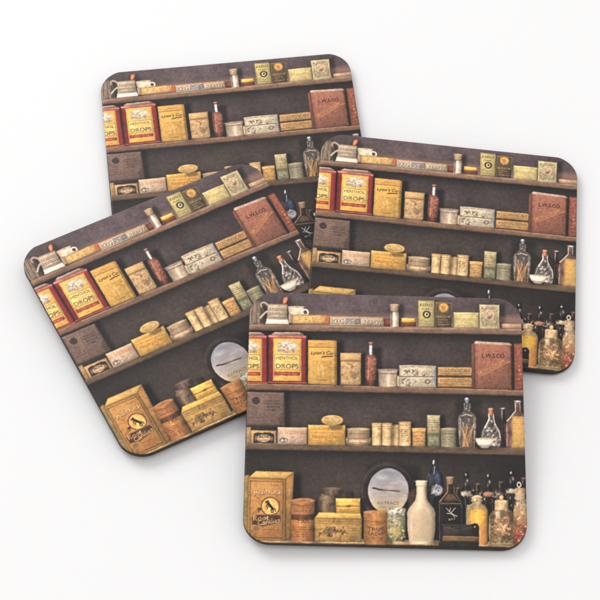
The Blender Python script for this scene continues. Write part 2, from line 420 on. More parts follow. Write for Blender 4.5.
stroke([(340.2, 361.2), (361.2, 361.5)], .35, (120, 88, 54), a=.85)
fleck(341.6, 363, 360, 384, 46, [(146, 106, 62), (160, 112, 64), (214, 186, 138)], r=(.3, 1.2), a=.5)
shade(376, 350, 380, 385, .35, 2.5)
lathe(370.8, [(354.4, 2.0), (355.2, 4.6), (357.4, 5.6), (372, 5.9), (383.0, 4.7), (385.8, 4.4)], (156, 80, 58), depth=.6, lit=-.1, cols=[(354, (122, 76, 62)), (360, (150, 92, 72)), (378, (138, 80, 60)), (386, (100, 56, 44))])
lathe(370.8, [(345.2, 1.7), (354.8, 1.7)], (190, 184, 182), depth=.8, lit=0); stroke([(370.8, 347), (370.8, 354.4)], .6, (246, 242, 238), a=.8)
lathe(370.8, [(343, 2.2), (345.6, 2.0)], (120, 74, 62), depth=.4); ell(370.7, 343.2, 1.8, .8, (176, 120, 104))
fleck(366, 357.5, 375.6, 384, 60, [(206, 160, 132), (186, 124, 98), (104, 52, 40), (220, 186, 164)], r=(.25, .6), a=.6)
stroke([(368.6, 358), (368.0, 380)], .5, (226, 172, 146), a=.5)
shade(397, 373, 400, 386, .3, 2)
lathe(387.7, [(369.6, 9.0), (370.4, 9.6), (373.4, 9.5), (374, 9.2), (385.6, 9.2), (387, 8.6)], (182, 162, 140), depth=.5, lit=.1, up=.05)
ell(387.7, 370.3, 9.0, 1.2, (156, 138, 120)); stroke([(378.4, 373.6), (397, 373.9)], .35, (112, 94, 82), a=.8); glow(388, 380, 2.4, 5, (222, 208, 190), .6)
box(397.2, 376, 401, 386.6, (196, 178, 146), g=.08)
shade(435, 368, 440, 387, .3, 2)
box(399, 365.2, 436, 387.4, (194, 184, 158), g=.09, stain=.14, edge=.28)
stroke([(399, 376.6), (436, 377.1)], .35, (92, 80, 70), a=.85)
scrib(401, 366.0, 434, 368.2, 1, (110, 98, 82), a=.9)
fleck(401, 378, 417, 386, 46, [(88, 80, 72), (112, 102, 90), (216, 208, 186)], r=(.3, .9), a=.7)
fleck(404, 370.2, 418, 376, 40, [(84, 76, 68), (112, 102, 90)], r=(.3, .8), a=.7); fleck(422, 371, 431, 376, 20, [(84, 76, 68), (112, 102, 90)], r=(.3, .7), a=.65)
ell(427.6, 382, 3.2, 2.4, (96, 86, 78), a=.7); ell(427.6, 382, 1.6, 1.3, (186, 174, 150), a=.8)
scrib(419, 379, 424, 386, 3, (100, 90, 78), a=.7); scrib(431.5, 379, 434, 386, 3, (100, 90, 78), a=.7)
box(434.2, 366, 436.2, 387.2, (126, 136, 156), a=.75, g=.05)
for y0, y1, cc, w in ((366.8, 376.6, (138, 108, 70), 'GOLDEN NOBLE'), (377.0, 387.6, (160, 124, 74), 'WINSTON CROWN')):
    box(437, y0, 473.6, y1, cc, g=.12, edge=.35)
    quad([(438.4, y0 + 1), (472.4, y0 + 1.5), (472.4, y0 + 7.3), (438.4, y0 + 6.8)], (196, 160, 102), a=.75)
    text(w, 439.6, 470.4, y0 + 5.4, 3.3, (84, 62, 42), a=.9)
    stroke([(438.4, y1 - 2.0), (472.4, y1 - 1.6)], .7, (186, 142, 72), a=.75); stroke([(438, y0 + .9), (473, y0 + 1.3)], .3, (190, 150, 86), a=.8)
shade(511, 346, 516, 388, .45, 2.5)
quad([(471.2, 344.6), (474.4, 342.6), (475.0, 389.4), (471.6, 387.6)], (140, 88, 70), g=.1, edge=.3)
quad([(474.0, 342.4), (476, 341.6), (509, 343.4), (512, 345), (512.4, 390.2), (474.6, 389.2)], (160, 103, 82), g=.10, stain=.18, edge=.3, tb=(1.1, .84), up=.03)
quad([(474.2, 342.4), (476, 341.4), (509, 343.2), (512, 345), (511, 345.8), (475, 344.0)], (182, 164, 150), g=.1, a=.85)
text('L.W.S.CO.', 482, 505.4, 357.8, 4.2, (74, 46, 42), bold=.4, rot=.02); scrib(481, 359.4, 500, 361, 1, (124, 74, 60), a=.5)
text('BROMO CELERY', 479.2, 508.6, 375.6, 3.6, (204, 152, 78), rot=-.47, a=.85, bold=.25)
stroke([(479, 377.2), (509.5, 361.8)], .4, (196, 146, 76), a=.6); stroke([(477, 372.4), (506, 357.2)], .3, (186, 130, 70), a=.45)
for k in range(5):
    scrib(479 + k, 376.6 + k * 2.4, 508, 378.0 + k * 2.4, 1, (112, 64, 56), a=.5)
quad([(510.4, 345.6), (513.6, 346), (514, 390.2), (511.6, 390.2)], (64, 44, 40), a=.85, soft=1.0)
quad([(513.6, 343.6), (530, 344.2), (530, 391), (514.2, 390.4)], (144, 82, 62), g=.13, stain=.25, edge=.3, up=.05)
fleck(515, 346, 524, 388, 12, [(216, 160, 90), (206, 146, 84), (120, 60, 44)], r=(.4, 1.0), a=.75)

# ---- row 3 ------------------------------------------------------------------------------
shade(284, 394, 288, 440, .35, 3)
quad([(247, 392.0), (284.4, 393), (285, 426.8), (246.4, 425.6)], (119, 96, 86), g=.09, stain=.14, edge=.3, up=.02)
IMG_s = win(247, 392, 285, 427); IMG[IMG_s] *= (1 + .05 * NH[IMG_s])[..., None]
quad([(247.6, 392.4), (284.2, 393.2), (284.2, 395), (247.6, 394.2)], (140, 114, 100), a=.6)
ell(256.2, 401.2, 3.9, 3.6, (72, 62, 64)); scrib(253.4, 399, 259, 403.4, 3, (116, 100, 94), a=.6)
for yy, w in ((402.2, 'CHAS. DAY'), (405.0, 'NEW YORK'), (408.2, 'MEDICINE'), (411.4, 'STORE')):
    text(w, 266.2, 279.8 if w != 'STORE' else 276, yy, 2.1, (60, 50, 52), a=.85, bold=.2)
stroke([(264.2, 400.4), (264.8, 416)], .25, (76, 64, 62), a=.6)
scrib(250.4, 408, 262, 419, 4, (84, 70, 66), a=.55); scrib(252, 419.5, 276, 423, 1, (86, 72, 66), a=.6)
quad([(278, 420), (284, 412), (284.4, 424), (279.6, 424)], (84, 66, 58), a=.6, soft=1.4)
box(246.8, 426.6, 283.6, 431.4, (62, 54, 54), a=.85, soft=1.2)
box(246.6, 427.4, 251.2, 443.4, (172, 140, 92), g=.1, edge=.2)
box(251.0, 430.6, 276.4, 443.9, (194, 158, 102), g=.09, edge=.25, tb=(1.1, .92))
quad([(253.6, 434.0), (257, 432.8), (270.6, 433), (274.2, 434.4), (274.2, 443.6), (253.4, 443.2)], (76, 63, 58), g=.12)
ell(263.9, 438.6, 6.8, 3.8, (184, 158, 116)); text('ROSE', 259.6, 268.8, 438.4, 2.5, (74, 58, 50), bold=.3, arch=.6); text('OINTMENT', 258.6, 269.4, 441.6, 1.9, (72, 56, 48)); ell(256.0, 438.4, 1.5, 2.4, (150, 128, 98), a=.7); ell(271.9, 438.8, 1.5, 2.4, (150, 128, 98), a=.7)
shade(306, 430, 310, 444, .25, 2)
box(277.6, 427.6, 307.2, 444.2, (196, 170, 140), g=.08, stain=.1, edge=.28)
quad([(277.6, 427.6), (307.2, 428), (306.8, 429.6), (278, 429.0)], (222, 198, 168), a=.7)
text('LOZENGES', 285.4, 304.8, 434.2, 3.2, (186, 110, 74), bold=.15); text('A', 279.2, 283.2, 435.0, 4.6, (172, 110, 80), a=.7)
ell(283.6, 440.6, 4.6, 2.7, (96, 98, 112), a=.8); ell(282.4, 440.6, 1.5, 1.5, (190, 176, 154)); ell(286.0, 440.6, 1.3, 1.3, (180, 168, 150))
scrib(290, 436.4, 305, 443.4, 4, (122, 118, 118), a=.75)
shade(345, 428, 349, 444, .35, 2.5)
box(308, 425.2, 345.4, 445.0, (205, 163, 72), g=.09, stain=.12, edge=.25, tb=(1.05, .92))
box(308.4, 425.4, 345, 429, (222, 184, 96), a=.6)
text('GENUINE SOAP', 311, 342, 430.0, 2.6, (150, 92, 44), a=.85); text('Healing Cream', 312, 342.4, 438.6, 4.2, (160, 84, 44), shear=.25, a=.85); scrib(311, 431.4, 343, 434.4, 1, (150, 96, 50), a=.75); scrib(312, 440, 342, 444, 2, (150, 104, 56), a=.65)
shade(331, 424, 341, 428, .3, 2)
ell(332.4, 420.9, 10.8, 5.4, (158, 128, 72)); ell(332.3, 420.2, 10.4, 4.8, (203, 173, 103), tb=(1.06, .92)); ell(332.3, 420.2, 8.2, 3.5, (168, 134, 78), ring=.28, a=.8); scrib(327, 418.4, 338, 422.6, 2, (160, 126, 74), a=.7)
shade(369, 430, 374, 444, .4, 2.5)
lathe(358.6, [(437.8, 12.2), (439.6, 12.8), (443.4, 12.8), (445.2, 11.8)], (178, 153, 118), depth=.5, lit=-.1, tb=(1.12, .7))
ell(358.6, 438.4, 12.2, 1.4, (120, 98, 74))
lathe(358.8, [(428.8, 10.8), (430, 11.3), (437.8, 11.2), (439, 10.8)], (156, 133, 102), depth=.45, lit=-.2, stain=.1)
ell(358.8, 429.4, 10.8, 1.3, (182, 158, 122)); stroke([(349, 434), (368.6, 434.4)], .25, (112, 92, 70), a=.7); stroke([(350, 441.6), (366, 441.8)], .6, (214, 192, 156), a=.6)
for cx, hw, y0, y1, tx in ((395.2, 4.0, 425.2, 445.8, 0), (376.8, 4.9, 423.4, 445.6, 1), (386.9, 4.8, 423.6, 445.7, 2), (405.0, 5.9, 422.2, 446.2, 3)):
    shade(cx + hw, y0 + 2, cx + hw + 2, y1, .3, 2)
    lathe(cx, [(y0, hw * .95), (y0 + 1, hw), (y1 - .6, hw), (y1, hw * .95)], (210, 180, 124), depth=.5, lit=-.15, up=.03, stain=.06)
    ell(cx, y0 + .6, hw * .95, 1.0, (186, 152, 98)); stroke([(cx - hw, y0 + 3.2), (cx + hw, y0 + 3.3)], .28, (148, 112, 68), a=.8)
    if tx == 3: scrib(cx - 3.8, y0 + 7, cx + 4.2, y1 - 4, 7, (84, 70, 56), a=.85)
    elif tx: scrib(cx - 3, y0 + 4.2, cx + 3.6, y0 + 6.4, 1, (130, 98, 62), a=.8); scrib(cx - 3, y0 + 9, cx + 3, y1 - 5, 4, (168, 136, 88), a=.5)
shade(425, 430, 428, 446, .3, 2)
box(412.2, 428.4, 425.4, 446.6, (192, 152, 86), g=.1, stain=.14, edge=.28); box(412, 428.2, 425.6, 432.2, (206, 168, 100), a=.8); stroke([(412.2, 432.4), (425.4, 432.6)], .28, (134, 96, 52), a=.8); scrib(414, 435, 424, 443, 3, (136, 94, 54), a=.75)
shade(439, 418, 443, 446, .35, 2.5)
box(427.2, 433.6, 440, 446.8, (136, 136, 106), g=.1, stain=.12, edge=.3); box(427, 415.6, 440, 434.0, (180, 168, 124), g=.1, stain=.1, edge=.28, tb=(1.06, .9))
box(427, 415.4, 440, 418.4, (196, 188, 138), a=.7); scrib(428.4, 419.6, 439, 428, 4, (92, 90, 66), a=.8); stroke([(427, 430.6), (440, 430.9)], .4, (150, 116, 72), a=.7); box(427.2, 434, 440, 436.4, (104, 106, 78), a=.7); scrib(429, 438, 438.6, 444.6, 3, (196, 190, 150), a=.6)
lathe(448.3, [(428.6, 7.4), (429.6, 7.9), (433.6, 7.9), (434, 7.6), (446, 7.6), (447.2, 7.1)], (140, 135, 108), depth=.45, lit=-.1, stain=.1)
ell(448.3, 429.2, 7.4, 1.1, (168, 160, 128)); stroke([(440.6, 433.9), (456, 434.1)], .3, (92, 86, 68), a=.8); scrib(443, 436.4, 454.4, 445, 4, (98, 94, 76), a=.7)
# stoppered bottle holding straws
shade(459, 404, 478, 447, .25, 4)
BOT = [(403.4, 3.2), (404.6, 3.9), (406, 3.3), (411.4, 3.6), (413.4, 5.2), (416, 8.6), (418.6, 9.5), (432, 9.5), (441, 8.6), (447.4, 8.0)]
lathe(467, BOT, (126, 120, 114), mode='glass', g=.15)
glow(466, 424, 6, 8, (122, 116, 108), .4); glow(467, 440, 7, 7, (140, 108, 74), .5)
for k in range(15):
    bx = 461.5 + 11 * random.random(); tx_ = 460 + 14 * random.random()
    stroke([(bx, 446.4), (tx_, 423 + 6 * random.random())], .42, random.choice([(186, 146, 92), (160, 116, 70), (206, 172, 118), (140, 102, 66)]), a=.8)
glow(467, 441, 6, 5, (156, 116, 72), .35)
stroke([(460.4, 419), (460.0, 436)], .5, (226, 224, 222), a=.55, soft=.8); stroke([(473.6, 418), (474.0, 440)], .4, (206, 204, 202), a=.45)
stroke([(461.4, 416.4), (466, 414.6), (472, 416.2)], .45, (226, 222, 218), a=.6); fleck(461, 413.6, 473, 422, 16, [(230, 228, 226), (66, 60, 60)], r=(.25, .6), a=.6)
lathe(467, [(398.4, 1.8), (399.4, 2.8), (401.4, 2.5), (402.6, 1.6), (403.6, 2.2)], (120, 124, 134), depth=.7); ell(466.6, 398.9, 1.5, 1.0, (206, 210, 216), a=.8); fleck(464, 404, 470.4, 411.6, 14, [(224, 222, 222), (64, 58, 60), (170, 166, 164)], r=(.25, .7), a=.65)
# thin dark bottle and amber bottle at the end
lathe(502.6, [(408.4, 2.2), (410, 2.6), (412, 1.7), (418, 1.7), (422, 3.4), (446.4, 3.6)], (70, 54, 54), g=.15, depth=.6); stroke([(501.6, 411), (501.8, 419)], .35, (196, 190, 190), a=.7); stroke([(504.6, 424), (505, 440)], .8, (150, 84, 60), a=.6); ell(502.6, 408.8, 2.2, .8, (150, 146, 150))
AMB = [(401, 2.8), (402.6, 3.6), (404.4, 2.6), (411.6, 2.8), (415, 6.2), (421, 11.2), (427, 12.4), (448.2, 12.4)]
lathe(517.6, AMB, (92, 62, 52), g=.16, depth=.35); lathe(517.6, AMB, (150, 130, 124), mode='glass', a=.7)
stroke([(515.0, 403.6), (515.2, 411.4), (511.6, 415.6), (506.8, 421.4)], .5, (230, 224, 220), a=.7); stroke([(506.4, 424), (506.6, 446)], .4, (208, 190, 176), a=.5); stroke([(508.6, 421), (508.8, 446)], .7, (150, 84, 54), a=.5); stroke([(519.6, 403), (519.8, 411)], .4, (206, 200, 198), a=.6); ell(517.6, 401.6, 3.0, 1.0, (170, 166, 168))
quad([(511.2, 416.2), (530, 416.6), (530, 448.8), (511.2, 448.2)], (192, 157, 82), g=.09, stain=.14, edge=.3); scrib(513.4, 420, 524, 430, 4, (150, 116, 60), a=.55); stroke([(512.4, 418.4), (524, 418.7)], .25, (150, 112, 58), a=.6)
# flask with cork, white cup before it
shade(482, 420, 502, 447, .2, 4)
FLK = [(412, 2.4), (413.6, 3.0), (419.6, 3.0), (424, 5.2), (430.6, 9.0), (438, 10.8), (444, 10.2), (447.4, 8.4)]
lathe(490.8, FLK, (150, 146, 142), mode='glass', g=.25)
glow(489, 436, 7, 7, (150, 142, 134), .45); glow(495, 441, 4, 4, (120, 104, 90), .5)
fleck(482, 418, 500.4, 446, 90, [(236, 234, 234), (204, 202, 202), (66, 60, 60), (92, 84, 82), (170, 168, 168)], r=(.3, 1.0), a=.7, clip=lambda fx, fy: abs(fx - 490.8) < np.interp(fy, [p[0] for p in FLK], [p[1] for p in FLK]) - 1)
stroke([(488.6, 414), (488.8, 420), (484.6, 428)], .55, (240, 238, 238), a=.7); stroke([(493.2, 416), (494.6, 424), (499.4, 433), (500, 440)], .45, (222, 220, 220), a=.6)
lathe(490.6, [(408.8, 2.1), (409.6, 2.5), (414.6, 2.2), (415.4, 1.9)], (172, 113, 80), depth=.45, stain=.15); ell(490.6, 409.1, 2.0, .7, (206, 150, 112))
quad([(475.4, 438.4), (494, 438.6), (497.8, 437.0), (496.6, 440), (493.2, 441.4), (490.6, 446.2), (487.6, 448.6), (481.2, 448.4), (477.6, 445), (475.6, 441.4)], (218, 208, 192), g=.05, edge=.22, lr=(1.05, .88)); ell(484.6, 438.9, 8.6, .9, (172, 160, 144)); stroke([(494.6, 439.4), (496.2, 441.6), (494, 444.2)], .5, (206, 184, 160), a=.7)
shade(478, 446, 490, 449, .25, 1.2)

# ---- row 4 : back rank -------------------------------------------------------------------
shade(372, 470, 416, 525, .35, 5)
ell(386.6, 492.6, 27, 30.4, (64, 52, 50), g=.12); ell(385.2, 491.4, 24.4, 27.6, (88, 74, 70), ring=.9, a=.65, soft=1.6)
ell(389.6, 492, 23.2, 25.2, (52, 42, 42))
_s = win(365, 465, 412, 518); _d = (np.hypot((X[_s] - 388.3) / 20.2, (Y[_s] - 491.2) / 22.6) - 1) * 20
_v = np.clip((Y[_s] - 469) / 44, 0, 1)[..., None]
_sky = np.where(_v < .55, C(140, 144, 158) * (1 - _v / .55) + C(166, 163, 164) * (_v / .55), C(166, 163, 164) * (1 - (_v - .55) / .45) + C(192, 168, 124) * ((_v - .55) / .45))
comp(_s, cover(_d, .7), _sky * (1 + .09 * NL[_s] + .10 * NX[_s] + .02 * NM[_s] + .03 * NH[_s])[..., None])
glow(383, 478, 9, 2.4, (178, 180, 192), .6); glow(396, 483, 8, 2.2, (176, 176, 186), .6); glow(391, 473, 8, 3, (128, 132, 152), .5)
stroke([(373, 488.3), (379, 489.6), (386, 490.4), (399, 491.4)], .75, (92, 70, 58)); stroke([(384, 489.8), (392, 490.0), (401, 491.8)], 1.2, (176, 138, 112), a=.7, taper=True)
text('EXTRACT', 378, 399.4, 504.4, 3.0, (92, 80, 74), a=.8); scrib(380, 506, 398, 508, 1, (150, 128, 96), a=.7)
lathe(405, [(489, 1), (495, 5), (520, 7)], (104, 74, 58), a=.0)
quad([(407.6, 494), (415, 488), (418, 505), (409, 512)], (116, 82, 62), a=.7, soft=1.6)
lathe(329.5, [(494.4, 8.6), (496.4, 8.0), (499, 10.8), (504, 12.8), (510, 12.6), (520, 11)], (124, 102, 78), g=.22, stain=.25, depth=.6, lit=-.45, soft=.9)
lathe(333, [(488.0, 8.0), (489.2, 8.8), (494.2, 8.6), (495.4, 7.8)], (98, 80, 70), g=.15, depth=.55, lit=-.2, soft=.9); ell(333, 488.6, 8, 1.2, (118, 98, 84), soft=.8)
lathe(346.4, [(492, 6.4), (494, 7.2), (503, 7)], (70, 55, 48), g=.15, depth=.5, soft=1.2, a=.8); stroke([(319.6, 502), (320, 510)], .8, (168, 146, 112), a=.5, soft=.8)
# tall blue bottle
lathe(434.6, [(459.6, 2.4), (461, 3.6), (464.4, 3.7), (466, 3.0), (469.6, 4.0), (473.6, 7.0), (480, 8.8), (492, 9.2), (545, 9.2)], (46, 46, 58), depth=.45, g=.2)
glow(437.4, 477, 3.0, 5.0, (72, 94, 146), .8); glow(438, 482, 2.6, 3, (62, 80, 132), .6); glow(430, 480, 1.2, 6, (92, 98, 120), .5); stroke([(428.6, 474), (426.6, 482), (426.4, 500)], .4, (120, 124, 140), a=.6); stroke([(433.6, 461), (433.2, 463.6)], .7, (206, 206, 210), a=.8); stroke([(434.6, 467), (434, 474)], .45, (150, 160, 182), a=.7)
ell(437, 490.4, 6.0, 5.6, (112, 114, 122)); ell(437.6, 490.4, 4.2, 4.0, (176, 176, 184), ring=.4, a=.7); ell(438.4, 491, 2.0, 2.2, (196, 196, 198), ring=.35, a=.7); fleck(431, 485, 437, 495, 18, [(226, 226, 226), (60, 60, 70), (160, 160, 170)], r=(.3, .9), a=.75)
glow(437.5, 524, 2, 6, (52, 70, 120), .6)
# the crowd of dark glass behind the last bottles
_s = win(456, 488, 530, 546); _t = np.clip((Y[_s] - 492) / 10, 0, 1) * np.clip((X[_s] - 456) / 6, 0, 1)
IMG[_s] = IMG[_s] * (1 - .62 * _t[..., None]) + C(24, 20, 20) * .62 * _t[..., None]
for cx, y0, hw in ((477.4, 484, 5.2), (500.4, 482, 5.4), (457.6, 488, 4.6), (523.4, 478, 5.0)):
    lathe(cx, [(y0, 2.2), (y0 + 1.4, 2.9), (y0 + 3, 2.4), (y0 + 6, 2.3), (y0 + 10, hw * .8), (y0 + 14, hw), (545, hw)], (58, 44, 36), depth=.5, g=.3, stain=.3)
    ell(cx, y0 + .4, 2.2, .7, (120, 98, 74)); stroke([(cx - 1.2, y0 + 2), (cx - 1.1, y0 + 6)], .3, (176, 160, 138), a=.5); stroke([(cx - hw * .7, y0 + 12), (cx - hw * .7, y0 + 22)], .4, (168, 128, 84), a=.6)
    glow(cx + 1, y0 + 13, 2.4, 2.2, (150, 112, 74), .6); fleck(cx - hw, y0 + 9, cx + hw, y0 + 24, 12, [(206, 190, 164), (150, 104, 62), (30, 26, 26)], r=(.25, .7), a=.7)
# three dark bottles
for cx, y0, lab, rt in ((466.4, 472.4, (176, 166, 142), 2.9), (488.4, 473.4, (170, 120, 88), 2.5), (511.6, 470.2, (178, 168, 140), 4.2)):
    lathe(cx, [(y0 + 6, rt * .7), (y0 + 13, rt * .8), (y0 + 17, rt * 1.6), (y0 + 20, 6.6), (y0 + 24, 7.4), (546, 7.4)], (38, 34, 35), depth=.3, g=.25)
    ell(cx, y0 + 4, rt, 4.4, (34, 30, 31), g=.2); ell(cx, y0 + 9.4, rt * .72, 3.4, (58, 54, 54)); glow(cx - .8, y0 + 2.6, .9, 1.4, (196, 196, 198), .85); glow(cx + .9, y0 + 8.6, .8, 1.6, (176, 176, 176), .7); glow(cx - rt * .4, y0 + 12, .6, 2, (150, 150, 150), .6)
    quad([(cx - 6.0, y0 + 19.6), (cx - 2, y0 + 18.4), (cx + 4.4, y0 + 18.8), (cx + 5.6, y0 + 23.8), (cx - 5.6, y0 + 23.6)], lab, g=.2, edge=.3, stain=.3, soft=.8)
    fleck(cx - 6, y0 + 17, cx + 7, y0 + 26, 16, [(214, 212, 206), (48, 42, 42), (120, 112, 100)], r=(.3, .8), a=.7)
glow(497, 494, 3, 3, (176, 178, 182), .5); glow(472, 498, 3, 2, (132, 140, 120), .5)

bottom_board()
# ---- row 4 : front rank ------------------------------------------------------------------
quad([(243.6, 476), (249.4, 474.6), (249.4, 541), (243, 540.4)], (152, 130, 76), g=.12, edge=.3, up=.05)
shade(291, 478, 298, 538, .5, 4)
quad([(248.4, 478.0), (256.2, 471.4), (294.2, 472.2), (286, 479.4)], (203, 167, 86), g=.09, edge=.2, stain=.1)
quad([(285.6, 479.2), (294.2, 472.2), (291.0, 538.6), (285.4, 541.2)], (156, 116, 58), g=.1, edge=.25, tb=(1.08, .85))
quad([(248.2, 478.0), (286, 479.2), (285.4, 541.4), (247.4, 540.2)], (178, 136, 68), g=.09, stain=.16, edge=.3, tb=(1.05, .95))
quad([(250.4, 480.8), (283.8, 481.8), (283.2, 538.6), (249.8, 537.6)], (120, 78, 44), g=.1, stain=.1); quad([(251.1, 481.6), (283.1, 482.5), (282.5, 537.8), (250.5, 536.9)], (184, 134, 66), g=.10, stain=.22, tb=(1.06, .92))
glow(266, 487, 12, 6, (208, 164, 86), .5); glow(273, 532, 9, 4, (170, 104, 56), .5)
text('Trade', 270, 278.6, 486.6, 2.4, (150, 72, 46), rot=-.02)
text('Rainbo', 254.6, 280.8, 496.2, 5.8, (104, 70, 44), rot=-.04, bold=.7, arch=1.4); text('Rainbo', 254.4, 280.6, 495.8, 5.6, (218, 184, 120), rot=-.04, bold=.3, arch=1.4)
ell(270.6, 506.6, 9.6, 9.3, (112, 78, 44)); ell(270.6, 506.6, 8.6, 8.4, (214, 174, 86), dome=.25); ell(275.8, 508, 2.6, 5.2, (226, 192, 106), a=.7); ell(266, 506, 2.2, 5, (196, 144, 70), a=.7)
HORSE = (78, 56, 42)
stroke([(268.6, 503.6), (270.2, 505.6), (272.0, 507.8), (272.8, 509.4)], 1.35, HORSE); stroke([(268.8, 503.6), (268.2, 501.6)], .9, HORSE); stroke([(268.4, 501.4), (266.4, 502.4)], .75, HORSE)
stroke([(269.4, 505.2), (267.2, 505.0), (266.2, 506.6)], .42, HORSE); stroke([(270, 506.6), (267.8, 507.4), (267.8, 509.0)], .42, HORSE)
stroke([(272.4, 509), (271.0, 510.6), (271.6, 512.8)], .5, HORSE); stroke([(273, 509.4), (273.6, 511.2), (273.0, 513)], .5, HORSE); stroke([(273.2, 508.4), (275.0, 509.0), (275.6, 511.4)], .42, HORSE)
for k in range(9): ell(258 + 3 * random.random(), 507 + 5 * random.random(), 1.2, .9, random.choice([(92, 66, 44), (206, 166, 96), (120, 86, 52)]), a=.8)
quad([(252.2, 517.0), (258, 514.8), (280.8, 515.4), (281.2, 522.4), (263, 526.4), (252, 524.6)], (88, 58, 40), g=.12, a=.85, soft=.9)
text('Root', 253.6, 269.0, 521.0, 5.0, (208, 170, 110), rot=-.06, bold=.25, shear=.1); text('Candies', 258.4, 281, 526.0, 5.2, (92, 58, 38), rot=-.14, bold=.6); text('Candies', 258.2, 280.8, 525.6, 5.0, (214, 176, 116), rot=-.14, bold=.25)
ell(256.4, 528.6, 3.0, 2.6, (120, 96, 74), a=.7); scrib(261, 528.6, 281, 530.4, 1, (116, 74, 44), a=.6); scrib(254, 532, 280, 536.4, 2, (122, 78, 46), a=.6)
# round tin with tall lid
shade(314, 503, 319, 540, .45, 3)
lathe(303, [(513, 11.4), (519, 11.2), (519.8, 11.8), (539.6, 11.7), (541.2, 11.0)], (180, 122, 62), depth=.55, lit=-.2, stain=.22, cols=[(513, (126, 78, 46)), (518.4, (112, 70, 42)), (520, (186, 128, 64)), (541, (166, 108, 54))], sag=.05)
lathe(303, [(500, 11.4), (501.2, 11.9), (512.6, 11.9), (514, 11.5)], (168, 112, 62), depth=.5, lit=-.2, stain=.2, sag=.05)
ell(303, 500.7, 11.5, 2.2, (186, 134, 80)); ell(303, 501, 9.8, 1.5, (150, 98, 56), a=.7); stroke([(291.6, 504.8), (303, 506.0), (314.4, 505.0)], .3, (108, 68, 42), a=.7)
text('LAXOLA', 294.4, 311.6, 511.8, 2.8, (84, 54, 40), arch=-.6, a=.9); text('TAR', 296.6, 309.6, 522.9, 3.4, (90, 56, 38), arch=-.5); scrib(293.4, 526, 312.6, 538, 5, (110, 66, 40), a=.7); stroke([(291.6, 519.4), (303, 520.5), (314.6, 519.6)], .35, (90, 56, 36), a=.8)
# yellow tins
shade(359, 502, 363, 540, .35, 3)
box(336, 498.6, 360.2, 513.6, (208, 168, 68), g=.09, edge=.25, tb=(1.08, .88)); box(336, 498.4, 360.2, 501.4, (228, 192, 96), a=.75); stroke([(336, 506.2), (360.2, 506.6)], .35, (110, 80, 36), a=.9); ell(348.4, 506.4, 2.2, 1.1, (130, 94, 44)); text('PASTILLES', 339, 357.6, 511.6, 2.3, (140, 96, 42), a=.85)
quad([(314.6, 518.4), (319, 512.6), (360.4, 513.2), (362.0, 519.4)], (216, 175, 78), g=.09, edge=.22, stain=.12); stroke([(319.4, 514.2), (360, 514.8)], .35, (240, 208, 122), a=.7)
quad([(314.4, 518.2), (362.0, 519.2), (361.6, 542.4), (314.8, 541.4)], (182, 145, 74), g=.10, stain=.2, edge=.28, tb=(1.06, .92), lr=(1.03, .92)); stroke([(314.8, 523.6), (362, 524.4)], .28, (132, 98, 50), a=.7)
text('WHITE PINE COUGH DROPS', 317, 360, 522.6, 2.1, (96, 68, 42), a=.9)
fleck(320, 527, 345, 536.4, 110, [(110, 86, 54), (84, 66, 46), (132, 102, 60), (206, 172, 104)], r=(.35, 1.3), a=.65); ell(331, 531, 6, 2.6, (90, 70, 48), a=.5, soft=1.4); scrib(347, 527, 360, 538, 4, (122, 88, 50), a=.65); scrib(320, 537.6, 344, 540, 1, (126, 92, 54), a=.6)
# orange tin
shade(387, 514, 391, 543, .45, 2.5)
lathe(375.8, [(511.2, 11.8), (512.4, 12.2), (542.6, 12.0), (544, 11.2)], (172, 118, 60), depth=.5, lit=-.1, stain=.22, tb=(1.06, .92), sag=.03)
ell(375.8, 512.0, 11.7, 1.6, (186, 136, 78)); stroke([(363.8, 521), (375.8, 522.2), (387.8, 521.2)], .3, (116, 74, 40), a=.8)
text('TRUE', 367.4, 384.4, 530.0, 3.6, (90, 58, 38), arch=-1.0, bold=.25); text('SALVE', 368, 384, 534.6, 3.2, (96, 62, 40), arch=-1.2, bold=.2); scrib(367, 537, 385, 541.4, 2, (120, 78, 44), a=.65); fleck(366, 524, 386, 536, 26, [(116, 72, 40), (206, 152, 86)], a=.5)
# silver-lidded jar
shade(404, 512, 408, 541, .35, 2.5)
lathe(396.4, [(513, 8.4), (516, 9.2), (536, 9.2), (541.6, 7.8)], (150, 146, 112), depth=.5, g=.2, stain=.25, cols=[(513, (170, 170, 150)), (520, (150, 148, 118)), (532, (158, 146, 84)), (541, (112, 110, 84))])
lathe(396.6, [(508.2, 8.6), (509.4, 9.3), (513, 9.3), (514, 8.6)], (196, 196, 182), depth=.5, g=.2)
fleck(388.6, 509, 404.6, 540, 120, [(232, 232, 220), (96, 98, 80), (196, 190, 140), (120, 116, 80), (184, 184, 164)], r=(.3, 1.0), a=.6); glow(396, 534.6, 5, 3, (188, 172, 96), .5)
# cream stoneware bottle
shade(435, 500, 441, 543, .45, 3)
JUG = [(480.8, 5.2), (482, 5.8), (485.4, 5.6), (486.4, 4.8), (492, 5.0), (499.6, 5.8), (504, 9.0), (509, 13.0), (513, 14.2), (530, 13.9), (541, 12.4), (543.8, 11.2)]
lathe(421.2, JUG, (207, 188, 157), depth=.55, lit=-.2, g=.02, stain=.03, sag=.02)
ell(420.6, 481.6, 5.2, 1.0, (220, 204, 176)); stroke([(415.8, 486.2), (425.8, 486.5)], .35, (150, 130, 104), a=.7)
quad([(411.6, 541), (411.4, 517), (414, 511.4), (419, 509.4), (425, 509.8), (429, 512.4), (431, 518), (430, 541)], (192, 172, 140), a=.75, soft=1.2, g=.02, r=.6)
stroke([(411.2, 540), (411, 517), (413.6, 511.2), (419, 509), (425, 509.4), (429.2, 512.2)], .4, (222, 206, 178), a=.6)
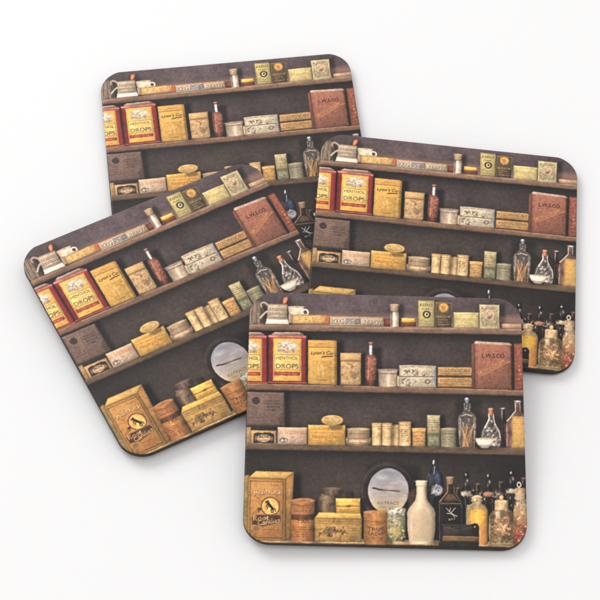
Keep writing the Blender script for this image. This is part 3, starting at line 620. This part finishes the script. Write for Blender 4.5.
# dark square bottle with a sprig on its label
shade(460, 500, 464, 540, .3, 3)
SQ = [(484, 3.4), (492, 3.6), (495.6, 5.4), (499.4, 9.6), (503, 11.6), (546, 11.6)]
lathe(450.2, SQ, (52, 40, 36), depth=.3, g=.2)
stroke([(447.4, 485), (447.2, 492.4), (443.4, 497), (439.4, 502)], .6, (172, 128, 84), a=.8); stroke([(453.4, 486), (453.8, 493), (457.6, 497.4), (461, 502)], .4, (140, 104, 74), a=.7); quad([(443, 500.6), (447.6, 494.2), (453.4, 494.4), (458.4, 500.8)], (128, 94, 66), a=.65, soft=1.2); stroke([(440, 503.4), (461, 503.8)], .35, (176, 150, 122), a=.6); stroke([(439.2, 504), (439.4, 542)], .4, (120, 96, 78), a=.6); stroke([(461.6, 505), (461.6, 528)], .35, (112, 92, 78), a=.6)
lathe(449.8, [(477.2, 3.4), (478.4, 3.7), (484.6, 3.3)], (132, 106, 80), depth=.45, stain=.15); ell(449.8, 477.7, 3.3, .8, (164, 138, 108))
quad([(442.8, 505.4), (460.6, 505.8), (460.4, 524), (442.8, 523.6)], (40, 32, 33), g=.15, soft=.6)
for p in ([(446, 508.6), (449, 511.6), (452.4, 514.4), (457, 516.4)], [(449, 511.6), (450.6, 508.2)], [(451, 513), (455, 508.2)], [(447, 513.6), (452, 514.2)], [(452.4, 514.4), (454.6, 517.4)]): stroke(p, .36, (200, 194, 186), a=.8)
text('BAY', 448.6, 455.0, 520.4, 2.3, (206, 200, 194), rot=.05)
# yellow powder bottle
lathe(469.8, [(505, 3), (509, 4), (540, 4)], (168, 148, 108), depth=.4, a=.85)
lathe(478.2, [(504.4, 5.4), (507.6, 8.2), (511, 9.4), (543, 9.4), (545.2, 8.2)], (192, 142, 66), depth=.5, lit=-.1, g=.08, cols=[(504, (150, 130, 92)), (509.4, (170, 146, 92)), (511, (222, 172, 54)), (518, (226, 170, 58)), (528, (196, 142, 66)), (545, (176, 122, 62))])
glow(476, 515, 5, 4, (240, 190, 64), .55); stroke([(471.2, 510), (471.0, 540)], .5, (232, 200, 130), a=.4)
lathe(477, [(496, 3.4), (497.6, 6.2), (499.4, 5.0), (500.8, 6.4), (502.6, 4.6), (504.8, 5.8)], (184, 158, 114), depth=.5, g=.15); ell(477, 496.4, 3.2, 1.0, (210, 188, 146))
# clear jar of dried petals
fleck(458, 492, 524, 512, 60, [(196, 184, 164), (150, 110, 70), (110, 120, 110), (90, 70, 50)], r=(.25, .7), a=.6)
shade(489, 512, 514, 545, .3, 2)
lathe(501.6, [(509, 6.6), (511.6, 10.6), (516, 13.4), (536, 13.6), (543, 12.4), (545.8, 9.6)], (126, 106, 70), depth=.3, g=.25, stain=.25)
fleck(490, 517, 513, 544, 120, [(96, 80, 54), (166, 138, 92), (84, 66, 48), (190, 158, 108), (120, 96, 58)], r=(.4, 1.3), a=.6)
for p in ([(495, 520), (499, 526), (502.6, 534)], [(498.6, 523), (503, 527), (508, 522.6)], [(503, 534.6), (504.6, 528), (507, 525)], [(496, 519), (502, 525)], [(501, 529), (505, 531)]): stroke(p, .7, random.choice([(206, 166, 116), (190, 144, 94), (214, 176, 128)]), a=.7)
fleck(494, 518, 509, 536, 70, [(228, 190, 144), (170, 108, 70), (206, 162, 110)], r=(.4, 1.1), a=.75); glow(504.6, 518, 1.2, 1.2, (232, 214, 216), .8); glow(505, 520.6, 2.2, 2.6, (150, 92, 70), .6)
quad([(494.6, 511.6), (499.4, 511.2), (499.8, 518.8), (495.6, 518.6)], (226, 214, 188), a=.6, soft=1.2)
stroke([(489.4, 517), (489.2, 538)], .45, (190, 170, 130), a=.6); stroke([(513.4, 516), (513.6, 537)], .45, (176, 154, 118), a=.5); stroke([(492, 543.2), (511, 543.8)], .5, (186, 160, 110), a=.5)
lathe(501, [(500.6, 6.0), (502, 6.9), (507.6, 6.5), (510, 6.8)], (186, 161, 116), depth=.45, g=.12); ell(501, 501, 5.8, 1.1, (212, 190, 148)); ell(500.8, 498, 2.5, 2.7, (166, 142, 104), dome=.3); glow(500.2, 497, .7, .7, (226, 208, 176), .5)
# last bottle, cut by the edge
lathe(522, [(499, 5.4), (504, 8), (512, 8.8), (546, 8.8)], (142, 103, 68), depth=.35, g=.22, stain=.25, cols=[(499, (150, 134, 104)), (512, (166, 140, 96)), (524, (150, 106, 70)), (534, (156, 78, 58)), (546, (120, 70, 48))])
lathe(520, [(488, 4.6), (490, 5.6), (497, 5.0), (500, 5.8)], (176, 152, 118), depth=.45, g=.15); ell(518.8, 485, 2.3, 2.9, (206, 196, 176), ring=.5); fleck(515, 502, 526, 544, 60, [(222, 200, 160), (104, 70, 50), (190, 96, 74), (206, 170, 120)], r=(.35, 1.1), a=.65)
# glints of glass among the crowd
for _ in range(46):
    gx0, gy0 = random.uniform(462, 525), random.uniform(489, 512)
    glow(gx0, gy0, random.uniform(.3, .7), random.uniform(.4, 1.3), random.choice([(236, 230, 220), (214, 190, 150), (190, 196, 200), (196, 150, 96)]), random.uniform(.45, .9))
for gx0 in (465, 470, 484.6, 492, 497, 508, 513, 519):
    stroke([(gx0, random.uniform(494, 500)), (gx0 + random.uniform(-.6, .6), random.uniform(506, 514))], .32, random.choice([(150, 116, 76), (126, 132, 130), (168, 138, 96)]), a=.55)
# black tin lying in front
quad([(441.8, 524.2), (470, 524.8), (473.4, 523.4), (477, 523.8), (478.8, 526.6), (478.8, 547.6), (442.2, 546.4)], (52, 46, 43), g=.18, edge=.3)
quad([(443, 526), (472, 526.4), (473, 534.6), (443, 534.2)], (66, 62, 52), a=.8, g=.2, stain=.2); stroke([(444, 526.4), (458, 531), (472, 526.8)], .35, (96, 92, 78), a=.6); stroke([(442.4, 524.8), (471, 525.4)], .35, (110, 102, 88), a=.6)
quad([(442.4, 536), (478.4, 536.8), (478.4, 541.6), (442.4, 540.8)], (116, 90, 52), g=.15, stain=.2, soft=.8); stroke([(443, 536.4), (478, 537.2)], .3, (166, 134, 80), a=.7); glow(474.4, 527, 1, .9, (206, 202, 190), .8)

# ---- one last pass over the whole sheet: old-varnish mottling, a touch of relief ----------
def sample(a, fx, fy):
    fx = np.clip(fx, 0, N - 1.001); fy = np.clip(fy, 0, N - 1.001)
    ix, iy = fx.astype(int), fy.astype(int); tx, ty = fx - ix, fy - iy
    if a.ndim == 3: tx, ty = tx[..., None], ty[..., None]
    return (a[iy, ix] * (1 - tx) + a[iy, ix + 1] * tx) * (1 - ty) + (a[iy + 1, ix] * (1 - tx) + a[iy + 1, ix + 1] * tx) * ty
def blur(a, r):
    for ax in (0, 1):
        for _ in range(2):
            p = np.pad(a, [(r + 1, r) if k == ax else (0, 0) for k in range(a.ndim)], mode='edge')
            c = np.cumsum(p, ax)
            a = (np.take(c, range(2 * r + 1, c.shape[ax]), ax) - np.take(c, range(0, c.shape[ax] - 2 * r - 1), ax)) / (2 * r + 1)
    return a
# brushy wander of every edge and letter
gx_, gy_ = np.meshgrid(np.arange(N, dtype=float), np.arange(N, dtype=float))
IMG = sample(IMG, gx_ + .5 * value_noise(14, 31) + .35 * value_noise(4, 32), gy_ + .5 * value_noise(14, 33) + .35 * value_noise(4, 34))
lum = IMG @ C(.3, .59, .11)
L2 = lum + .30 * (lum - blur(lum, 2)) + .30 * (lum - blur(lum, 16))        # relief, small and large
L2 = L2 * (1 + .025 * NF + .03 * NM + .02 * NX)
L2 = 98 + (L2 - 98) * 1.16                                                 # a contrasty print
IMG *= (np.clip(L2, 6, 250) / np.maximum(lum, 4))[..., None]
IMG = L2[..., None] + .86 * (IMG - L2[..., None])                          # colours pulled a little towards grey
IMG = IMG * C(1.035, 1.0, .955)
_y = np.clip((IMG[..., 0] - IMG[..., 2] - 45) / 70, 0, 1) * np.clip((IMG[..., 1] - IMG[..., 2]) / 40, 0, 1)      # the yellows aged to gold, unevenly
_y = _y * (.75 + .35 * NX + .25 * NL)
IMG = IMG * (1 + _y[..., None] * C(.02, -.016, .0))
IMG = np.clip(IMG, 6, 250)
PRINT_GAIN = np.array([.97, .92, .91])
def srgb_to_lin(c):
    c = c / 255.0
    return np.where(c <= .04045, c / 12.92, ((c + .055) / 1.055) ** 2.4)
LIN = srgb_to_lin(IMG) * PRINT_GAIN

# =====================================================================================
#  MATERIALS
# =====================================================================================
def material(name):
    m = bpy.data.materials.new(name); m.use_nodes = True
    nt = m.node_tree
    return m, nt, nt.nodes['Principled BSDF'], nt.nodes, nt.links

def mat_print():
    m, nt, b, n, l = material('printed_gloss')
    at = n.new('ShaderNodeAttribute'); at.attribute_name = 'ink'
    l.new(at.outputs['Color'], b.inputs['Base Color'])
    tc = n.new('ShaderNodeTexCoord'); ns = n.new('ShaderNodeTexNoise'); ns.inputs['Scale'].default_value = 26; ns.inputs['Detail'].default_value = 3
    l.new(tc.outputs['Object'], ns.inputs['Vector'])
    r = n.new('ShaderNodeMapRange'); r.inputs['To Min'].default_value = .36; r.inputs['To Max'].default_value = .46
    l.new(ns.outputs['Fac'], r.inputs['Value']); l.new(r.outputs['Result'], b.inputs['Roughness'])
    b.inputs['Specular IOR Level'].default_value = .4
    return m

def mat_board():
    m, nt, b, n, l = material('hardboard_edge')
    tc = n.new('ShaderNodeTexCoord'); mp = n.new('ShaderNodeMapping'); mp.inputs['Scale'].default_value = (14, 14, 90)
    ns = n.new('ShaderNodeTexNoise'); ns.inputs['Scale'].default_value = 2.0; ns.inputs['Detail'].default_value = 5
    l.new(tc.outputs['Object'], mp.inputs['Vector']); l.new(mp.outputs['Vector'], ns.inputs['Vector'])
    cr = n.new('ShaderNodeValToRGB'); cr.color_ramp.elements[0].color = (.016, .011, .009, 1); cr.color_ramp.elements[1].color = (.062, .044, .034, 1)
    cr.color_ramp.elements[0].position = .3; cr.color_ramp.elements[1].position = .75
    l.new(ns.outputs['Fac'], cr.inputs['Fac']); l.new(cr.outputs['Color'], b.inputs['Base Color'])
    b.inputs['Roughness'].default_value = .7; b.inputs['Specular IOR Level'].default_value = .25
    bp = n.new('ShaderNodeBump'); bp.inputs['Strength'].default_value = .15; bp.inputs['Distance'].default_value = .004
    l.new(ns.outputs['Fac'], bp.inputs['Height']); l.new(bp.outputs['Normal'], b.inputs['Normal'])
    return m

def mat_table():
    m, nt, b, n, l = material('white_matt_surface')
    tc = n.new('ShaderNodeTexCoord'); ns = n.new('ShaderNodeTexNoise'); ns.inputs['Scale'].default_value = 60; ns.inputs['Detail'].default_value = 4
    l.new(tc.outputs['Object'], ns.inputs['Vector'])
    cr = n.new('ShaderNodeValToRGB'); cr.color_ramp.elements[0].color = (.835, .832, .828, 1); cr.color_ramp.elements[1].color = (.862, .860, .858, 1)
    l.new(ns.outputs['Fac'], cr.inputs['Fac']); l.new(cr.outputs['Color'], b.inputs['Base Color'])
    b.inputs['Roughness'].default_value = .75; b.inputs['Specular IOR Level'].default_value = .2
    return m

M_PRINT, M_BOARD, M_TABLE = mat_print(), mat_board(), mat_table()

# =====================================================================================
#  GEOMETRY
# =====================================================================================
def outline(half, r, n=22):
    pts = []
    for cx, cy, a0 in ((half - r, half - r, 0), (r - half, half - r, 90), (r - half, r - half, 180), (half - r, r - half, 270)):
        for k in range(n + 1):
            a = math.radians(a0 + 90 * k / n)
            pts.append((cx + r * math.cos(a), cy + r * math.sin(a)))
    return pts

def board_mesh():
    """pressed board with eased top and bottom edges; origin at the middle of its top"""
    bm = bmesh.new()
    rings = []
    e = .45
    prof = [(-THICK, e), (-THICK + .12, .18), (-THICK + e, 0), (-.55, 0), (-.22, .10), (-.06, .28), (0, .52)]
    for z, inset in prof:
        rings.append([bm.verts.new((x * MM, y * MM, z * MM)) for x, y in outline(HALF - inset, RAD - inset)])
    k = len(rings[0])
    for a, b in zip(rings, rings[1:]):
        for i in range(k):
            f = bm.faces.new((a[i], a[(i + 1) % k], b[(i + 1) % k], b[i])); f.smooth = True
    bm.faces.new(rings[-1]); bm.faces.new(rings[0][::-1])
    me = bpy.data.meshes.new('board'); bm.to_mesh(me); bm.free(); me.materials.append(M_BOARD)
    return me

def print_mesh(n=600):
    """the printed sheet: a fine grid that carries the drawing as ink colours"""
    half, r = HALF - .02, RAD - .02
    s = np.linspace(-1, 1, n)
    y = np.linspace(half, -half, n)
    over = np.clip(np.abs(y) - (half - r), 0, r)
    w = half - r + np.sqrt(np.maximum(r * r - over * over, 0))
    gx = w[:, None] * s[None]; gy = np.repeat(y[:, None], n, 1)
    rim = np.minimum(w[:, None] - np.abs(gx), half - np.abs(gy))
    gz = .06 + np.interp(rim + .02, [0, .10, .28, .52], [-.50, -.22, -.06, 0])      # rolls over the board's eased edge
    co = np.stack([gx, gy, gz], -1).reshape(-1, 3) * MM
    # sample the drawing
    fx = np.clip((gx / SIDE + .5) * N - .5, 0, N - 1.001); fy = np.clip((.5 - gy / SIDE) * N - .5, 0, N - 1.001)
    ix, iy = fx.astype(int), fy.astype(int); tx, ty = (fx - ix)[..., None], (fy - iy)[..., None]
    c = (LIN[iy, ix] * (1 - tx) + LIN[iy, ix + 1] * tx) * (1 - ty) + (LIN[iy + 1, ix] * (1 - tx) + LIN[iy + 1, ix + 1] * tx) * ty
    me = bpy.data.meshes.new('printed_face')
    q = np.arange(n * n).reshape(n, n)
    faces = np.stack([q[1:, :-1], q[1:, 1:], q[:-1, 1:], q[:-1, :-1]], -1).reshape(-1, 4)
    me.vertices.add(n * n); me.vertices.foreach_set('co', co.astype(np.float32).ravel())
    me.loops.add(faces.size); me.loops.foreach_set('vertex_index', faces.astype(np.int32).ravel())
    me.polygons.add(len(faces)); me.polygons.foreach_set('loop_start', np.arange(0, faces.size, 4, dtype=np.int32))
    me.polygons.foreach_set('use_smooth', np.ones(len(faces), bool))
    me.update(calc_edges=True); me.validate()
    at = me.color_attributes.new('ink', 'FLOAT_COLOR', 'POINT')
    at.data.foreach_set('color', np.concatenate([c.reshape(-1, 3), np.ones((n * n, 1))], 1).astype(np.float32).ravel())
    me.materials.append(M_PRINT)
    return me

def tilt(rx, ry, rz):
    return Matrix.Rotation(rx, 3, 'X') @ Matrix.Rotation(ry, 3, 'Y') @ Matrix.Rotation(rz, 3, 'Z')

BOARD, FACE = board_mesh(), print_mesh()

def make_coaster():
    root = bpy.data.objects.new('coaster', None); COL.objects.link(root)
    root.empty_display_size = .05
    root['category'] = 'coaster'; root['group'] = 'printed coasters fanned in an overlapping pile'
    b = bpy.data.objects.new('board', BOARD); COL.objects.link(b); b.parent = root
    f = bpy.data.objects.new('printed_face', FACE); COL.objects.link(f); f.parent = root
    f['label'] = 'glossy print of old medicine tins and bottles on brown shelves'
    return root

def copy_coaster(src):
    r = src.copy(); COL.objects.link(r)
    for ch in src.children:
        c = ch.copy(); COL.objects.link(c); c.parent = r
    return r

POSES = [   # x, y, z of the top's middle (mm), lean about x, y, turn
    ((-23.563, 60.604, 3.25), (0.0, 0.0, 0.11321),
     'coaster lying flat at the back, its lower half covered by two other coasters'),
    ((-37.637, -6.123, 6.70), (0.03583, 0.01938, 0.48146),
     'most steeply turned coaster, at the left, its right corner under the front coaster'),
    ((52.002, 17.447, 6.75), (0.00550, 0.07365, -0.07461),
     'coaster at the right, its lower left corner covered by the front coaster'),
    ((29.164, -55.052, 9.36), (0.10530, 0.02245, -0.01785),
     'front coaster on top of the pile with its whole printed picture uncovered'),
]
proto = make_coaster()
for i, (loc, rot, label) in enumerate(POSES):
    o = proto if i == 0 else copy_coaster(proto)
    R = tilt(*rot)
    o.matrix_world = Matrix.Translation(Vector(loc) * MM) @ R.to_4x4()
    o['label'] = label

# the white surface under the pile
bm = bmesh.new()
bmesh.ops.create_grid(bm, x_segments=8, y_segments=8, size=12.0)
me = bpy.data.meshes.new('tabletop'); bm.to_mesh(me); bm.free(); me.materials.append(M_TABLE)
tb = bpy.data.objects.new('tabletop', me); COL.objects.link(tb); tb['kind'] = 'structure'

# =====================================================================================
#  CAMERA
# =====================================================================================
PITCH, FPX, DIST = 0.963585842, 2491.7667, 889.79023
cam = bpy.data.cameras.new('camera'); co = bpy.data.objects.new('camera', cam); COL.objects.link(co)
cam.sensor_width = 36.0; cam.lens = FPX / 600 * 36.0
cam.clip_start = .05; cam.clip_end = 200
co.location = (0, -math.cos(PITCH) * DIST * MM, math.sin(PITCH) * DIST * MM)
co.rotation_euler = (math.pi / 2 - PITCH, 0, 0)
SC.camera = co

# =====================================================================================
#  LIGHT : a white studio, one big soft box up to the left, a weaker one to the right
# =====================================================================================
w = bpy.data.worlds.new('World'); SC.world = w; w.use_nodes = True
bg = w.node_tree.nodes['Background']; bg.inputs['Color'].default_value = (1, .988, .985, 1); bg.inputs['Strength'].default_value = .81

def softbox(name, loc, target, size, power, col=(1, 1, 1)):
    L = bpy.data.lights.new(name, 'AREA'); L.shape = 'RECTANGLE'; L.size, L.size_y = size; L.energy = power; L.color = col
    o = bpy.data.objects.new(name, L); COL.objects.link(o); o.location = loc
    o.rotation_euler = (Vector(target) - Vector(loc)).to_track_quat('-Z', 'Y').to_euler()
    return o
softbox('softbox_lamp', (-8, 8.5, 11.0), (0, 0, 0), (8, 8), 970, (.985, .99, 1))
softbox('fill_lamp', (2.5, -4.0, 13.0), (0, 0, 0), (6, 6), 220, (1, 1, 1))

SC.view_settings.view_transform = 'Standard'; SC.view_settings.look = 'None'
SC.view_settings.exposure = 0; SC.view_settings.gamma = 1
SC.render.film_transparent = False
SC.cycles.max_bounces = 6
